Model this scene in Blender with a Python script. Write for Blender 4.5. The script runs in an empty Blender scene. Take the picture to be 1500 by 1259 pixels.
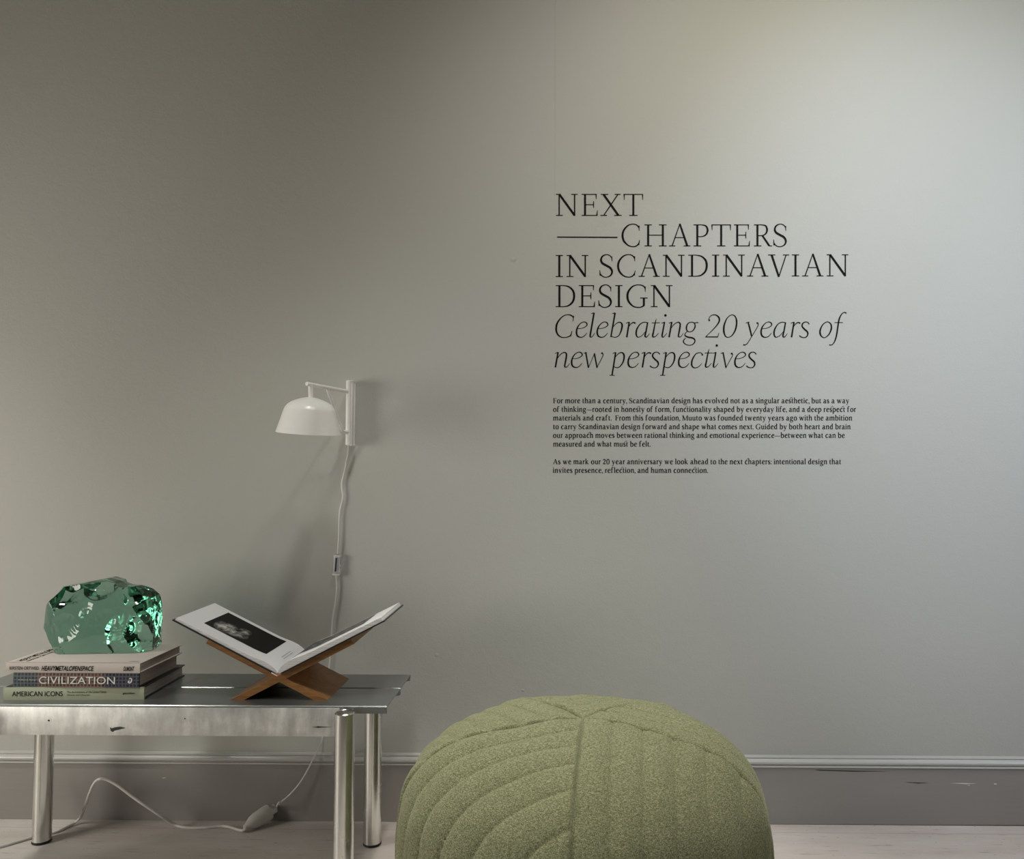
import bpy, math, random
from mathutils import Vector, Matrix, noise as mnoise
from math import sin, cos, pi, radians as R_, sqrt

random.seed(7)
S = bpy.context.scene
COL = S.collection

# ------------------------------------------------------------------ camera, light, exposure
IW, IH, FPX, PX, PY = 1500, 1259, 1180.0, 809.0, 642.0
CAM_H = 0.9375
YAW, PITCH, ROLL = R_(0.69), R_(2.23), 0.0016
cd = bpy.data.cameras.new('camera'); cam = bpy.data.objects.new('camera', cd); COL.objects.link(cam)
cd.sensor_width = 36.0; cd.lens = FPX / IW * 36.0; cd.clip_start = 0.02
cd.shift_x = (IW / 2 - PX) / IW; cd.shift_y = (PY - IH / 2) / IW
CR = Matrix.Rotation(YAW, 3, 'Z') @ Matrix.Rotation(pi / 2 + PITCH, 3, 'X') @ Matrix.Rotation(ROLL, 3, 'Z')
CP = Vector((0, 0, CAM_H))
cam.matrix_world = Matrix.Translation(CP) @ CR.to_4x4()
S.camera = cam
S.view_settings.view_transform = 'Standard'; S.view_settings.look = 'None'
S.view_settings.gamma = 1.0; S.view_settings.use_curve_mapping = False
S.view_settings.exposure = 0.0
S.cycles.use_denoising = True
S.cycles.max_bounces = 16; S.cycles.transmission_bounces = 14; S.cycles.transparent_max_bounces = 12
S.cycles.caustics_refractive = True; S.cycles.caustics_reflective = False
S.cycles.blur_glossy = 0.3

WALL = 2.19           # distance of the photographed wall
CEIL = 3.05
w = bpy.data.worlds.new('world'); S.world = w; w.use_nodes = True
w.node_tree.nodes['Background'].inputs[0].default_value = (0.62, 0.78, 1.0, 1)
w.node_tree.nodes['Background'].inputs[1].default_value = 0.15

def aim(o, d):
    o.rotation_euler = Vector(d).to_track_quat('-Z', 'Y').to_euler()
def area(name, loc, d, sx, sy, power, colour):
    l = bpy.data.lights.new(name, 'AREA'); l.shape = 'RECTANGLE'; l.size = sx; l.size_y = sy
    l.energy = power; l.color = colour
    o = bpy.data.objects.new(name, l); COL.objects.link(o); o.location = loc; aim(o, d); return o
def spot(name, loc, target, power, colour, angle, blend=0.8, rad=0.05):
    l = bpy.data.lights.new(name, 'SPOT'); l.energy = power; l.color = colour
    l.spot_size = R_(angle); l.spot_blend = blend; l.shadow_soft_size = rad
    o = bpy.data.objects.new(name, l); COL.objects.link(o); o.location = loc
    aim(o, Vector(target) - Vector(loc)); return o
WARM = (1.0, 0.90, 0.76); DAY = (0.82, 0.90, 1.0); NEUT = (1.0, 0.96, 0.90)
area('assumed_right_daylight', (3.18, 1.15, 1.5), (-1, 0.2, -0.05), 1.9, 1.9, 10, (1.1, 1, 0.85))  # assumed daylight from an unseen window in the right wall
area('assumed_left_daylight', (-2.68, 0.80, 0.88), (1, 0.35, -0.06), 0.90, 1.0, 24, (1.05, 1.0, 0.90))  # daylight from the left is assumed; the window opening around it is added
spot('added_cool_spot', (2.7, 0.3, 1.9), (1.4, WALL, 1.05), 50, (0.8, 1.0, 1.35), 60, 1.0, 0.14)  # added spot inside the room, imitates cool daylight on the right of the wall
spot('assumed_or_added_spot', (1.2, WALL - 2.2, CEIL - 0.04), (1.15, WALL, 1.5), 139, (0.88, 1, 1.3), 45, 1.0, 0.08)  # assumed spot, fitted to the bright upper right of the wall
spot('assumed_or_added_spot', (1.1, WALL - 1.7, CEIL - 0.04), (0.95, WALL, 1.85), 53, (1.06, 1, 0.62), 60, 1.0, 0.08)  # assumed warm spot, fitted to the top right of the wall
spot('assumed_or_added_spot', (0.6, WALL - 2.6, CEIL - 0.04), (0.6, WALL, 1.35), 84, (0.9, 1, 1.08), 50, 1.0, 0.08)  # assumed spot, agrees with the slanting shadow of the wall lamp
spot('assumed_or_added_spot', (0.25, WALL - 1.3, CEIL - 0.04), (0.35, WALL, 1.4), 42, (1.12, 1, 0.88), 75, 1.0, 0.07)  # assumed warm spot, fitted to the middle of the wall
spot('assumed_or_added_spot', (-0.8, WALL - 2.5, CEIL - 0.04), (-0.85, WALL, 1.5), 4, (1.15, 0.98, 0.62), 62, 1.0, 0.10)  # added weak warm fill that lifts the left part of the wall
spot('assumed_or_added_spot', (-0.41, WALL - 1.22, CEIL - 0.04), (-0.55, WALL - 0.42, 0.4), 84, (0.98, 1.0, 0.95), 50, 1.0, 0.13)  # assumed from the lamp shade's shadow, then aimed and raised to brighten the bench
spot('assumed_or_added_spot', (-2.15, WALL - 0.95, CEIL - 0.04), (-1.42, WALL - 0.26, 0.0), 110, (1.0, 0.96, 0.88), 34, 1.0, 0.10)  # added downlight, placed far left to reach the floor and cord past the bench
spot('assumed_or_added_spot', (1.15, WALL - 0.80, CEIL - 0.04), (1.15, WALL - 0.62, 0.0), 80, (1.0, 0.97, 0.92), 34, 1.0, 0.09)  # added fill from above to brighten the floor at right
spot('assumed_or_added_spot', (0.08, WALL - 0.66, CEIL - 0.04), (0.05, WALL - 0.60, 0.4), 185, (1.0, 0.95, 0.86), 36, 1.0, 0.09)  # added downlight to brighten the pouf

# ------------------------------------------------------------------ helpers
def ray(x, y):
    return CR @ Vector(((x - PX) / FPX, -(y - PY) / FPX, -1))
def at(x, y, Y):            # point seen at that place of the photo, on the vertical plane Y
    d = ray(x, y); return CP + d * (Y / d.y)
def onz(x, y, z):           # the same on a horizontal plane
    d = ray(x, y); return CP + d * ((z - CAM_H) / d.z)

def crom(P, n=8, closed=False):
    P = [tuple(p) for p in P]; out = []
    if len(P) < 3: return P
    m = len(P); k = len(P[0])
    seg = m if closed else m - 1
    for i in range(seg):
        if closed: p0, p1, p2, p3 = P[(i-1) % m], P[i], P[(i+1) % m], P[(i+2) % m]
        else: p0, p1, p2, p3 = P[max(i-1, 0)], P[i], P[i+1], P[min(i+2, m-1)]
        for j in range(n):
            t = j / n; t2 = t*t; t3 = t2*t
            out.append(tuple(0.5*((2*p1[c]) + (-p0[c]+p2[c])*t + (2*p0[c]-5*p1[c]+4*p2[c]-p3[c])*t2
                             + (-p0[c]+3*p1[c]-3*p2[c]+p3[c])*t3) for c in range(k)))
    if not closed: out.append(P[-1])
    return out

class MB:
    def __init__(s): s.v = []; s.f = []; s.m = []; s.s = []; s.uv = None
    def add(s, vs, fs, mat=0, smooth=False):
        b = len(s.v); s.v += [Vector(v) for v in vs]
        for f in fs: s.f.append([b + i for i in f]); s.m.append(mat); s.s.append(smooth)
        return s
    def box(s, lo, hi, M=None, mat=0):
        vs = [Vector((x, y, z)) for x in (lo[0], hi[0]) for y in (lo[1], hi[1]) for z in (lo[2], hi[2])]
        if M is not None: vs = [M @ v for v in vs]
        return s.add(vs, [(0,1,3,2),(4,6,7,5),(0,4,5,1),(2,3,7,6),(0,2,6,4),(1,5,7,3)], mat)
    def bbox(s, lo, hi, b=0.001, M=None, mat=0, seg=2):
        import bmesh
        bm = bmesh.new(); bmesh.ops.create_cube(bm, size=1)
        for v in bm.verts:
            v.co = Vector([(lo[i]+hi[i])/2 + v.co[i]*(hi[i]-lo[i]) for i in range(3)])
        bmesh.ops.bevel(bm, geom=bm.edges[:], offset=b, segments=seg, affect='EDGES', profile=0.5)
        bm.verts.index_update()
        vs = [v.co.copy() for v in bm.verts]; fs = [[v.index for v in f.verts] for f in bm.faces]; bm.free()
        if M is not None: vs = [M @ v for v in vs]
        return s.add(vs, fs, mat, True)
    def tube(s, pts, r, n=12, mat=0, caps=True):
        pts = [Vector(p) for p in pts]; rs = r if isinstance(r, (list, tuple)) else [r]*len(pts)
        vs = []; up = None
        for i, p in enumerate(pts):
            t = (pts[min(i+1, len(pts)-1)] - pts[max(i-1, 0)]).normalized()
            if up is None:
                up = Vector((0,0,1)) if abs(t.z) < 0.9 else Vector((0,1,0))
            a = (up - t*up.dot(t)).normalized(); b = t.cross(a); up = a
            vs += [p + (a*cos(2*pi*k/n) + b*sin(2*pi*k/n))*rs[i] for k in range(n)]
        fs = [(i*n+k, i*n+(k+1) % n, (i+1)*n+(k+1) % n, (i+1)*n+k) for i in range(len(pts)-1) for k in range(n)]
        s.add(vs, fs, mat, True)
        if caps:
            L = (len(pts)-1)*n
            b0 = len(s.v) - len(vs)
            s.f.append([b0+k for k in range(n)][::-1]); s.m.append(mat); s.s.append(False)
            s.f.append([b0+L+k for k in range(n)]); s.m.append(mat); s.s.append(False)
        return s
    def lathe(s, prof, n=48, M=None, mat=0):
        vs = []; 
        for (r, z) in prof: vs += [Vector((r*cos(2*pi*k/n), r*sin(2*pi*k/n), z)) for k in range(n)]
        if M is not None: vs = [M @ v for v in vs]
        fs = [(i*n+k, i*n+(k+1) % n, (i+1)*n+(k+1) % n, (i+1)*n+k) for i in range(len(prof)-1) for k in range(n)]
        return s.add(vs, fs, mat, True)
    def prism(s, poly, M, y0, y1, mat=0, smooth=False):     # poly in (x,z), extruded along y
        n = len(poly); vs = [M @ Vector((x, y0, z)) for x, z in poly] + [M @ Vector((x, y1, z)) for x, z in poly]
        s.add(vs, [tuple(range(n)), tuple(range(2*n-1, n-1, -1))], mat)
        b = len(s.v) - 2*n
        for i in range(n):
            j = (i+1) % n
            s.f.append([b+i, b+n+i, b+n+j, b+j]); s.m.append(mat); s.s.append(smooth)
        return s
    def build(s, name, mats, parent=None, angle=35, normals=True):
        if not isinstance(mats, (list, tuple)): mats = [mats]
        o0 = parent_world(parent)
        me = bpy.data.meshes.new(name)
        me.from_pydata([v - o0 for v in s.v], [], s.f)
        for m in mats: me.materials.append(m)
        me.polygons.foreach_set('material_index', s.m); me.polygons.foreach_set('use_smooth', s.s)
        if normals:
            import bmesh
            bm = bmesh.new(); bm.from_mesh(me); bmesh.ops.recalc_face_normals(bm, faces=bm.faces[:]); bm.to_mesh(me); bm.free()
        if any(s.s): me.set_sharp_from_angle(angle=R_(angle))
        me.update()
        o = bpy.data.objects.new(name, me); COL.objects.link(o)
        if parent: o.parent = parent
        return o
def parent_world(p):
    v = Vector((0, 0, 0))
    while p is not None: v += p.location; p = p.parent
    return v
def tag(o, label, cat, group=None):
    o['label'] = label; o['category'] = cat
    if group: o['group'] = group
    return o
def thing(name, loc, label, cat, group=None):
    o = bpy.data.objects.new(name, None); o.empty_display_size = 0.05; COL.objects.link(o); o.location = loc
    return tag(o, label, cat, group)
def struct(o): o['kind'] = 'structure'; return o

# ------------------------------------------------------------------ materials
class NT:
    def __init__(s, name):
        s.mat = bpy.data.materials.new(name); s.mat.use_nodes = True; s.t = s.mat.node_tree
        s.p = s.t.nodes['Principled BSDF']; s.out = s.t.nodes['Material Output']
    def n(s, typ, **kw):
        x = s.t.nodes.new(typ)
        for k, v in kw.items():
            if k in x.inputs: x.inputs[k].default_value = v
            else: setattr(x, k, v)
        return x
    def l(s, a, b): s.t.links.new(a, b)
    def coord(s, scale=(1, 1, 1), loc=(0, 0, 0), out='Object'):
        c = s.n('ShaderNodeTexCoord'); m = s.n('ShaderNodeMapping'); m.inputs['Scale'].default_value = scale
        m.inputs['Location'].default_value = loc
        s.l(c.outputs[out], m.inputs[0]); return m.outputs[0]
    def noise(s, vec, scale, detail=3, rough=0.55):
        x = s.n('ShaderNodeTexNoise', Scale=scale, Detail=detail, Roughness=rough); s.l(vec, x.inputs['Vector']); return x.outputs['Fac']
    def ramp(s, fac, stops):
        r = s.n('ShaderNodeValToRGB'); e = r.color_ramp.elements
        while len(e) < len(stops): e.new(0.5)
        for el, (p, c) in zip(e, stops):
            el.position = p; el.color = (c[0], c[1], c[2], 1) if isinstance(c, (tuple, list)) else (c, c, c, 1)
        s.l(fac, r.inputs[0]); return r.outputs[0]
    def math(s, op, a, b=None, c=None):
        m = s.n('ShaderNodeMath', operation=op)
        for i, v in enumerate((a, b, c)):
            if v is None: continue
            if isinstance(v, (int, float)): m.inputs[i].default_value = v
            else: s.l(v, m.inputs[i])
        return m.outputs[0]
    def mix(s, fac, a, b, blend='MIX'):
        m = s.n('ShaderNodeMix', data_type='RGBA', blend_type=blend)
        for i, v in ((0, fac), (6, a), (7, b)):
            if isinstance(v, (int, float)): m.inputs[i].default_value = v
            elif isinstance(v, (tuple, list)): m.inputs[i].default_value = (v[0], v[1], v[2], 1)
            else: s.l(v, m.inputs[i])
        return m.outputs[2]
    def bump(s, h, strength, dist, prev=None):
        b = s.n('ShaderNodeBump', Strength=strength, Distance=dist); s.l(h, b.inputs['Height'])
        if prev is not None: s.l(prev, b.inputs['Normal'])
        s.l(b.outputs[0], s.p.inputs['Normal']); return b.outputs[0]
    def set(s, **kw):
        for k, v in kw.items():
            k = k.replace('_', ' ')
            i = s.p.inputs[k]
            if hasattr(v, 'node'): s.l(v, i)
            else: i.default_value = (v[0], v[1], v[2], 1) if isinstance(v, (tuple, list)) and len(v) == 3 else v
        return s
def plain(name, c, rough=0.5, metal=0.0, bump=0.0, bscale=300, **kw):
    m = NT(name); m.set(Roughness=rough, Metallic=metal, **kw)
    v = m.coord(); nz = m.noise(v, bscale, 3)
    m.set(Base_Color=m.mix(nz, tuple(x*0.95 for x in c), tuple(min(1, x*1.05) for x in c)))
    if bump: m.bump(nz, bump, 0.001)
    return m.mat

WALLC = (0.475, 0.475, 0.435)
def mat_wall():
    m = NT('painted_wall'); v = m.coord()
    big = m.noise(v, 1.3, 3); fine = m.noise(v, 210, 3, 0.6); mid = m.noise(v, 26, 3)
    m.set(Base_Color=m.mix(big, tuple(x*0.97 for x in WALLC), tuple(x*1.03 for x in WALLC)), Roughness=0.62)
    m.p.inputs['Specular IOR Level'].default_value = 0.25
    h = m.math('ADD', fine, m.math('MULTIPLY', mid, 1.6))
    sep = m.n('ShaderNodeSeparateXYZ'); m.l(v, sep.inputs[0])
    # filled seam running down from the ceiling and two lumps of filler under the paint
    sx = at(813, 150, WALL).x
    wob = m.math('MULTIPLY', m.math('SUBTRACT', m.noise(v, 6, 2), 0.5), 0.006)
    dx = m.math('ABSOLUTE', m.math('SUBTRACT', m.math('ADD', sep.outputs[0], wob), sx))
    seam = m.math('MULTIPLY', m.math('MAXIMUM', m.math('SUBTRACT', 1, m.math('MULTIPLY', dx, 500)), 0),
                  m.math('GREATER_THAN', sep.outputs[2], at(813, 290, WALL).z))
    h = m.math('ADD', h, m.math('MULTIPLY', seam, 1.1))
    for (px, py, rx, rz, k) in ((752, 380, .009, .008, 4.0), (711, 212, .014, .022, 2.0), (640, 960, .006, .006, 2.0), (766, 1012, .005, .004, 2)):
        c = at(px, py, WALL)
        a = m.math('POWER', m.math('DIVIDE', m.math('SUBTRACT', sep.outputs[0], c.x), rx), 2)
        b = m.math('POWER', m.math('DIVIDE', m.math('SUBTRACT', sep.outputs[2], c.z), rz), 2)
        h = m.math('ADD', h, m.math('MULTIPLY', m.math('MAXIMUM', m.math('SUBTRACT', 1, m.math('ADD', a, b)), 0), k))
    m.bump(h, 0.55, 0.0011)
    return m.mat
def mat_base(name, c, rough):
    m = NT(name); v = m.coord((0.35, 1, 1.6))
    nz = m.noise(v, 5, 4); f = m.noise(m.coord((1.5, 8, 14)), 9, 3)
    m.set(Base_Color=m.mix(m.ramp(nz, [(0.3, 0), (0.75, 1)]), tuple(x*0.9 for x in c), c), Roughness=rough)
    m.bump(f, 0.15, 0.002); return m.mat
def mat_floor():
    m = NT('whitewashed_floor'); v = m.coord((1.0, 3.5, 1)); g = m.noise(v, 3.2, 5, 0.6)
    sc = m.noise(m.coord((1.2, 14, 1)), 9, 4, 0.65)
    c = m.mix(m.ramp(g, [(0.3, 0), (0.7, 1)]), (0.58, 0.515, 0.475), (0.74, 0.695, 0.665))
    dark = m.ramp(sc, [(0.61, 0), (0.70, 1)])
    c = m.mix(m.math('MULTIPLY', dark, 0.55), c, (0.16, 0.13, 0.115))
    dots = m.ramp(m.noise(m.coord((2, 5, 1)), 38, 2), [(0.695, 0), (0.73, 1)])
    c = m.mix(m.math('MULTIPLY', dots, 0.7), c, (0.10, 0.085, 0.08))
    sep = m.n('ShaderNodeSeparateXYZ'); m.l(m.coord(), sep.inputs[0])
    fr = m.math('FRACT', m.math('DIVIDE', m.math('ADD', sep.outputs[1], 0.058), 0.19))
    line = m.math('LESS_THAN', m.math('ABSOLUTE', m.math('SUBTRACT', fr, 0.5)), 0.008)
    c = m.mix(m.math('MULTIPLY', line, 0.3), c, (0.2, 0.17, 0.15))
    m.set(Base_Color=c, Roughness=0.5); m.bump(m.math('ADD', sc, g), 0.25, 0.003); return m.mat
def mat_galv(name, c, rough, bump=.05, metal=.85):
    m = NT(name); v = m.coord((1, 1, 1))
    a = m.noise(v, 14, 5, 0.62)
    mp = m.coord((14, 14, 5)); 
    rot = m.n('ShaderNodeMapping'); rot.inputs['Rotation'].default_value = (0, R_(38), 0); rot.inputs['Scale'].default_value = (34, 20, 7)
    m.l(m.coord(), rot.inputs[0]); b = m.noise(rot.outputs[0], 1.0, 4, 0.6)
    f = m.math('ADD', m.math('MULTIPLY', a, 0.55), m.math('MULTIPLY', b, 0.45))
    m.set(Base_Color=m.ramp(f, [(0.34, tuple(x*0.66 for x in c)), (0.5, tuple(x*0.9 for x in c)), (0.64, tuple(min(1, x*1.25) for x in c))]), Metallic=metal,
          Roughness=m.ramp(f, [(0.3, rough*0.8), (0.7, rough*1.3)]))
    if bump: m.bump(f, bump, 0.002)
    return m.mat
def mat_chrome():
    m = NT('brushed_steel'); f = m.noise(m.coord((1, 1, 0.05)), 120, 3); g = m.noise(m.coord(), 30, 4)
    m.set(Base_Color=m.mix(g, (0.62, 0.62, 0.59), (0.78, 0.78, 0.75)), Metallic=1.0, Roughness=m.ramp(g, [(0.3, 0.16), (0.75, 0.3)]))
    m.bump(f, 0.04, 0.001); return m.mat
def mat_fabric():
    m = NT('green_melange_wool'); v = m.coord()
    a = m.noise(m.coord((1, 1, 0.3)), 760, 2, 0.7); b = m.noise(m.coord((0.3, 0.3, 1)), 820, 2, 0.7); g = m.noise(v, 5, 3)
    f = m.math('ADD', m.math('MULTIPLY', a, 0.55), m.math('MULTIPLY', b, 0.45))
    c = m.ramp(f, [(0.39, (0.075, 0.083, 0.042)), (0.5, (0.188, 0.20, 0.113)), (0.61, (0.37, 0.385, 0.25))])
    c = m.mix(m.math('MULTIPLY', g, 0.22), c, (0.24, 0.24, 0.11))
    m.set(Base_Color=c, Roughness=0.95); m.p.inputs['Specular IOR Level'].default_value = 0.1
    m.p.inputs['Sheen Weight'].default_value = 0.25; m.p.inputs['Sheen Roughness'].default_value = 0.5
    m.p.inputs['Sheen Tint'].default_value = (0.75, 0.78, 0.6, 1)
    m.bump(f, 0.5, 0.0012); return m.mat
def mat_oak():
    m = NT('oiled_oak'); v = m.coord((1, 1, 1))
    g = m.noise(m.coord((6, 60, 60)), 3.0, 4, 0.6); k = m.noise(m.coord((2, 14, 14)), 2.0, 3)
    f = m.math('ADD', m.math('MULTIPLY', g, 0.6), m.math('MULTIPLY', k, 0.4))
    m.set(Base_Color=m.ramp(f, [(0.3, (0.17, 0.075, 0.022)), (0.5, (0.29, 0.135, 0.042)), (0.7, (0.40, 0.20, 0.07))]), Roughness=0.45)
    m.bump(g, 0.1, 0.001); return m.mat
def mat_glass():
    m = NT('green_cullet_glass')
    m.set(Base_Color=(0.985, 1, 0.99), Roughness=0.0, IOR=1.52, Transmission_Weight=1.0)
    va = m.n('ShaderNodeVolumeAbsorption'); va.inputs['Color'].default_value = (0.14, 0.60, 0.44, 1); va.inputs['Density'].default_value = 10.5
    m.l(va.outputs[0], m.out.inputs['Volume']); return m.mat
def mat_pages(c=(0.62, 0.58, 0.53)):
    m = NT('page_edges'); f = m.noise(m.coord((1.5, 1.5, 700)), 1.0, 2)
    m.set(Base_Color=m.mix(m.ramp(f, [(0.35, 0), (0.65, 1)]), tuple(x*0.72 for x in c), c), Roughness=0.8); return m.mat
def mat_grid():
    m = NT('printed_window_grid'); v = m.coord()
    sep = m.n('ShaderNodeSeparateXYZ'); m.l(m.coord(out='Generated'), sep.inputs[0])
    X = sep.outputs[0]; Z = sep.outputs[2]
    base = m.ramp(X, [(0.0, (0.030, 0.075, 0.085)), (0.17, (0.035, 0.075, 0.08)), (0.22, (0.26, 0.13, 0.075)), (0.70, (0.30, 0.15, 0.085)), (0.74, (0.02, 0.025, 0.06)), (1.0, (0.02, 0.025, 0.06))])
    fx = m.math('FRACT', m.math('MULTIPLY', X, 36)); fz = m.math('FRACT', m.math('MULTIPLY', Z, 4.2))
    cell = m.math('MULTIPLY', m.math('GREATER_THAN', fx, 0.3), m.math('GREATER_THAN', fz, 0.3))
    nz = m.ramp(m.noise(m.coord((120, 1, 120)), 1.0, 2), [(0.35, 0.3), (0.65, 1.4)])
    dark = m.mix(0.75, base, (0.012, 0.014, 0.022)); lines = m.mix(0.3, base, (0.24, 0.24, 0.26))
    m.set(Base_Color=m.mix(cell, lines, m.mix(1.0, dark, nz, 'MULTIPLY')), Roughness=0.4); return m.mat
def mat_print(kind):
    m = NT('printed_photograph'); v = m.coord(out='Generated')
    sep = m.n('ShaderNodeSeparateXYZ'); m.l(v, sep.inputs[0]); X = sep.outputs[0]; Y = sep.outputs[1]
    mp = m.coord((4, 3, 4), out='Generated'); nz = m.noise(mp, 2.1, 5, 0.62)
    if kind == 0:      # dark studio picture with a pale crumpled form in the middle
        def blob(cx, cy, rx, ry):
            a = m.math('POWER', m.math('DIVIDE', m.math('SUBTRACT', X, cx), rx), 2); b = m.math('POWER', m.math('DIVIDE', m.math('SUBTRACT', Y, cy), ry), 2)
            return m.math('MAXIMUM', m.math('SUBTRACT', 1, m.math('ADD', a, b)), 0)
        k = m.math('MAXIMUM', m.math('MAXIMUM', blob(0.24, 0.28, 0.17, 0.30), blob(0.40, 0.28, 0.20, 0.22)), blob(0.47, 0.50, 0.10, 0.18))
        f = m.math('MULTIPLY', m.math('POWER', k, 0.7), m.ramp(nz, [(0.36, 0.0), (0.52, 0.35), (0.68, 1.0)]))
        c = m.mix(f, (0.006, 0.006, 0.006), (0.62, 0.60, 0.57))
    else:
        c = m.ramp(nz, [(0.3, 0.035), (0.5, 0.11), (0.7, 0.32)])
    m.set(Base_Color=c, Roughness=0.5, Specular_IOR_Level=0.15); return m.mat

M_wall = mat_wall(); M_base = mat_base('skirting_paint', (0.31, 0.295, 0.275), 0.42); M_mould = mat_base('moulding_paint', (0.60, 0.60, 0.57), 0.22)
M_floor = mat_floor(); M_ceil = plain('ceiling_paint', (0.24, 0.22, 0.18), 0.8)
M_room = plain('room_paint', (0.26, 0.25, 0.22), 0.8)
M_galv_top = plain('galvanised_top', (0.36, 0.38, 0.38), 0.3, 0.85, 0, 7); M_galv = mat_galv('galvanised_apron', (0.74, 0.74, 0.71), 0.5, .03, .6)
M_chrome = mat_chrome(); M_rubber = plain('black_rubber', (0.012, 0.012, 0.012), 0.6)
M_fabric = mat_fabric(); M_oak = mat_oak(); M_glass = mat_glass()
M_lamp = plain('cream_lacquer', (0.86, 0.845, 0.81), 0.28, bscale=40)
M_cord = plain('white_cord', (0.74, 0.72, 0.68), 0.45); M_black = plain('black_board', (0.012, 0.012, 0.014), 0.4)
M_vinyl = plain('black_vinyl', (0.004, 0.0025, 0.003), 0.6, Specular_IOR_Level=0.12)
M_ink = plain('black_ink', (0.008, 0.008, 0.008), 0.7, Specular_IOR_Level=0.15); M_inkw = plain('white_ink', (0.68, 0.68, 0.64), 0.6)
M_linen = plain('blush_linen_cover', (0.57, 0.515, 0.47), 0.75, bump=0.25, bscale=700)
M_sage = plain('sage_paper_jacket', (0.43, 0.46, 0.335), 0.5); M_cardw = plain('white_paper', (0.80, 0.80, 0.81), 0.6)
M_pages = mat_pages(); M_pagesw = mat_pages((0.72, 0.72, 0.72)); M_grid = mat_grid()
M_pb = [mat_print(0), mat_print(1)]
M_clear = NT('clear_plastic').set(Base_Color=(0.93, 0.93, 0.95), Roughness=0.12, Transmission_Weight=0.55, IOR=1.4).mat
M_red = plain('terracotta_headband', (0.42, 0.16, 0.09), 0.6); M_dark = plain('scuffed_dark', (0.03, 0.03, 0.03), 0.6)
M_chip = plain('bare_chip', (0.75, 0.73, 0.68), 0.6)

# ------------------------------------------------------------------ the room
XL, XR, YF = -2.7, 3.2, -2.2
struct(MB().box((XL-.1, WALL, -.1), (XR+.1, WALL+.1, CEIL+.1)).build('wall_back', M_wall))
struct(MB().box((XL-.1, YF-.1, -.1), (XR+.1, WALL, 0)).build('floor', M_floor))
struct(MB().box((XL-.1, YF-.1, CEIL), (XR+.1, WALL, CEIL+.1)).build('ceiling', M_ceil))
def holed(name, lo, hi, axis, a0, a1, z0, z1):
    m = MB(); i = axis
    def bx(p0, p1, q0, q1):
        l = list(lo); h = list(hi); l[i] = p0; h[i] = p1; l[2] = q0; h[2] = q1; m.box(l, h)
    bx(lo[i], a0, 0, CEIL); bx(a1, hi[i], 0, CEIL); bx(a0, a1, 0, z0); bx(a0, a1, z1, CEIL)
    return struct(m.build(name, M_room))
holed('wall_left', (XL-.1, YF, 0), (XL, WALL, CEIL), 1, 0.32, 1.28, 0.36, 1.40)  # unseen opening added to hold the left light
holed('wall_right', (XR, YF, 0), (XR+.1, WALL, CEIL), 1, 0.15, 2.15, 0.5, 2.5)  # unseen opening, assumed for the daylight from the right
holed('wall_front', (XL-.1, YF-.1, 0), (XR+.1, YF, CEIL), 0, -0.2, 2.0, 0.9, 2.5)  # unseen opening added behind the camera for fill daylight
def wframe(name, axis, c, a0, a1, z0, z1):
    m = MB()
    def bx(p0, p1, q0, q1):
        if axis == 1: m.box((c-.03, p0, q0), (c+.03, p1, q1))
        else: m.box((p0, c-.03, q0), (p1, c+.03, q1))
    t = .05; mid = (a0+a1)/2
    bx(a0, a1, z0, z0+t); bx(a0, a1, z1-t, z1); bx(a0, a0+t, z0+t, z1-t); bx(a1-t, a1, z0+t, z1-t); bx(mid-.025, mid+.025, z0+t, z1-t)
    return struct(m.build(name, M_ceil))
wframe('assumed_window', 1, XR+.05, 0.15, 2.15, 0.5, 2.5); wframe('added_window', 1, XL-.05, 0.32, 1.28, 0.36, 1.40); wframe('added_front_window', 0, YF-.05, -0.2, 2.0, 0.9, 2.5)  # unseen frames: right assumed, front added for fill, left added around the left light

# skirting: flat board and a moulding on top, along the back wall
zt = at(750, 1108, WALL-.02).z; zb = at(750, 1122.5, WALL-.016).z
mb = MB(); n = 24; yb = WALL - .016
ch = []
def edge(X): return .0005 + .0035*max(0, min(1, (X-.55)/.5)) * (0.75+.25*sin(X*5))
xs = [XL + (XR-XL)*i/n for i in range(n+1)]
for i in range(n):
    a, b = xs[i], xs[i+1]
    vs = [(a, yb, edge(a)), (b, yb, edge(b)), (b, yb, zb), (a, yb, zb), (a, WALL, edge(a)), (b, WALL, edge(b))]
    mb.add(vs, [(0, 1, 2, 3), (0, 4, 5, 1)])
def mark(mb, pts, Y, mat):
    vs = [at(x, y, Y) for x, y in pts]; mb.add(vs, [tuple(range(len(vs)))], mat)
ym = yb - .0005
mark(mb, [(1325, 1146), (1345, 1147), (1361, 1147.6), (1345, 1148.3)], ym, 1)
mark(mb, [(1390, 1147.8), (1410, 1147.6), (1431, 1148.4), (1415, 1149.4)], ym, 2)
mark(mb, [(1416, 1150.8), (1421, 1150.6), (1420, 1151.8)], ym, 2)
mark(mb, [(1456, 1148.3), (1460, 1148.3), (1460, 1149.8), (1456, 1149.6)], ym, 2)
mark(mb, [(1192, 1128), (1215, 1128.8), (1300, 1130.6), (1250, 1131), (1200, 1129.5)], ym, 1)
mark(mb, [(237, 1140), (241, 1139.3), (244, 1139.8), (239, 1141)], ym, 2)
struct(mb.build('baseboard_back', [M_base, M_dark, M_chip], normals=False))
prof = [(0, zb-.0005), (.018, zb-.0005), (.021, zb+.002), (.021, zb+.004), (.0175, zb+.0055)]
H = zt - zb
for k in range(9):
    a = -pi/2 + pi*k/8*0.95; prof.append((.015+.008*cos(a), zb+.0055+H*.62*(k/8)))
prof += [(.013, zt-.0045), (.0155, zt-.003), (.0155, zt-.001), (.0, zt)]
mb = MB(); vs = []; n = len(prof)
mb.add([(XL, WALL-p, z) for p, z in prof] + [(XR, WALL-p, z) for p, z in prof], [(i, i+1, n+i+1, n+i) for i in range(n-1)], 0, True)
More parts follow.
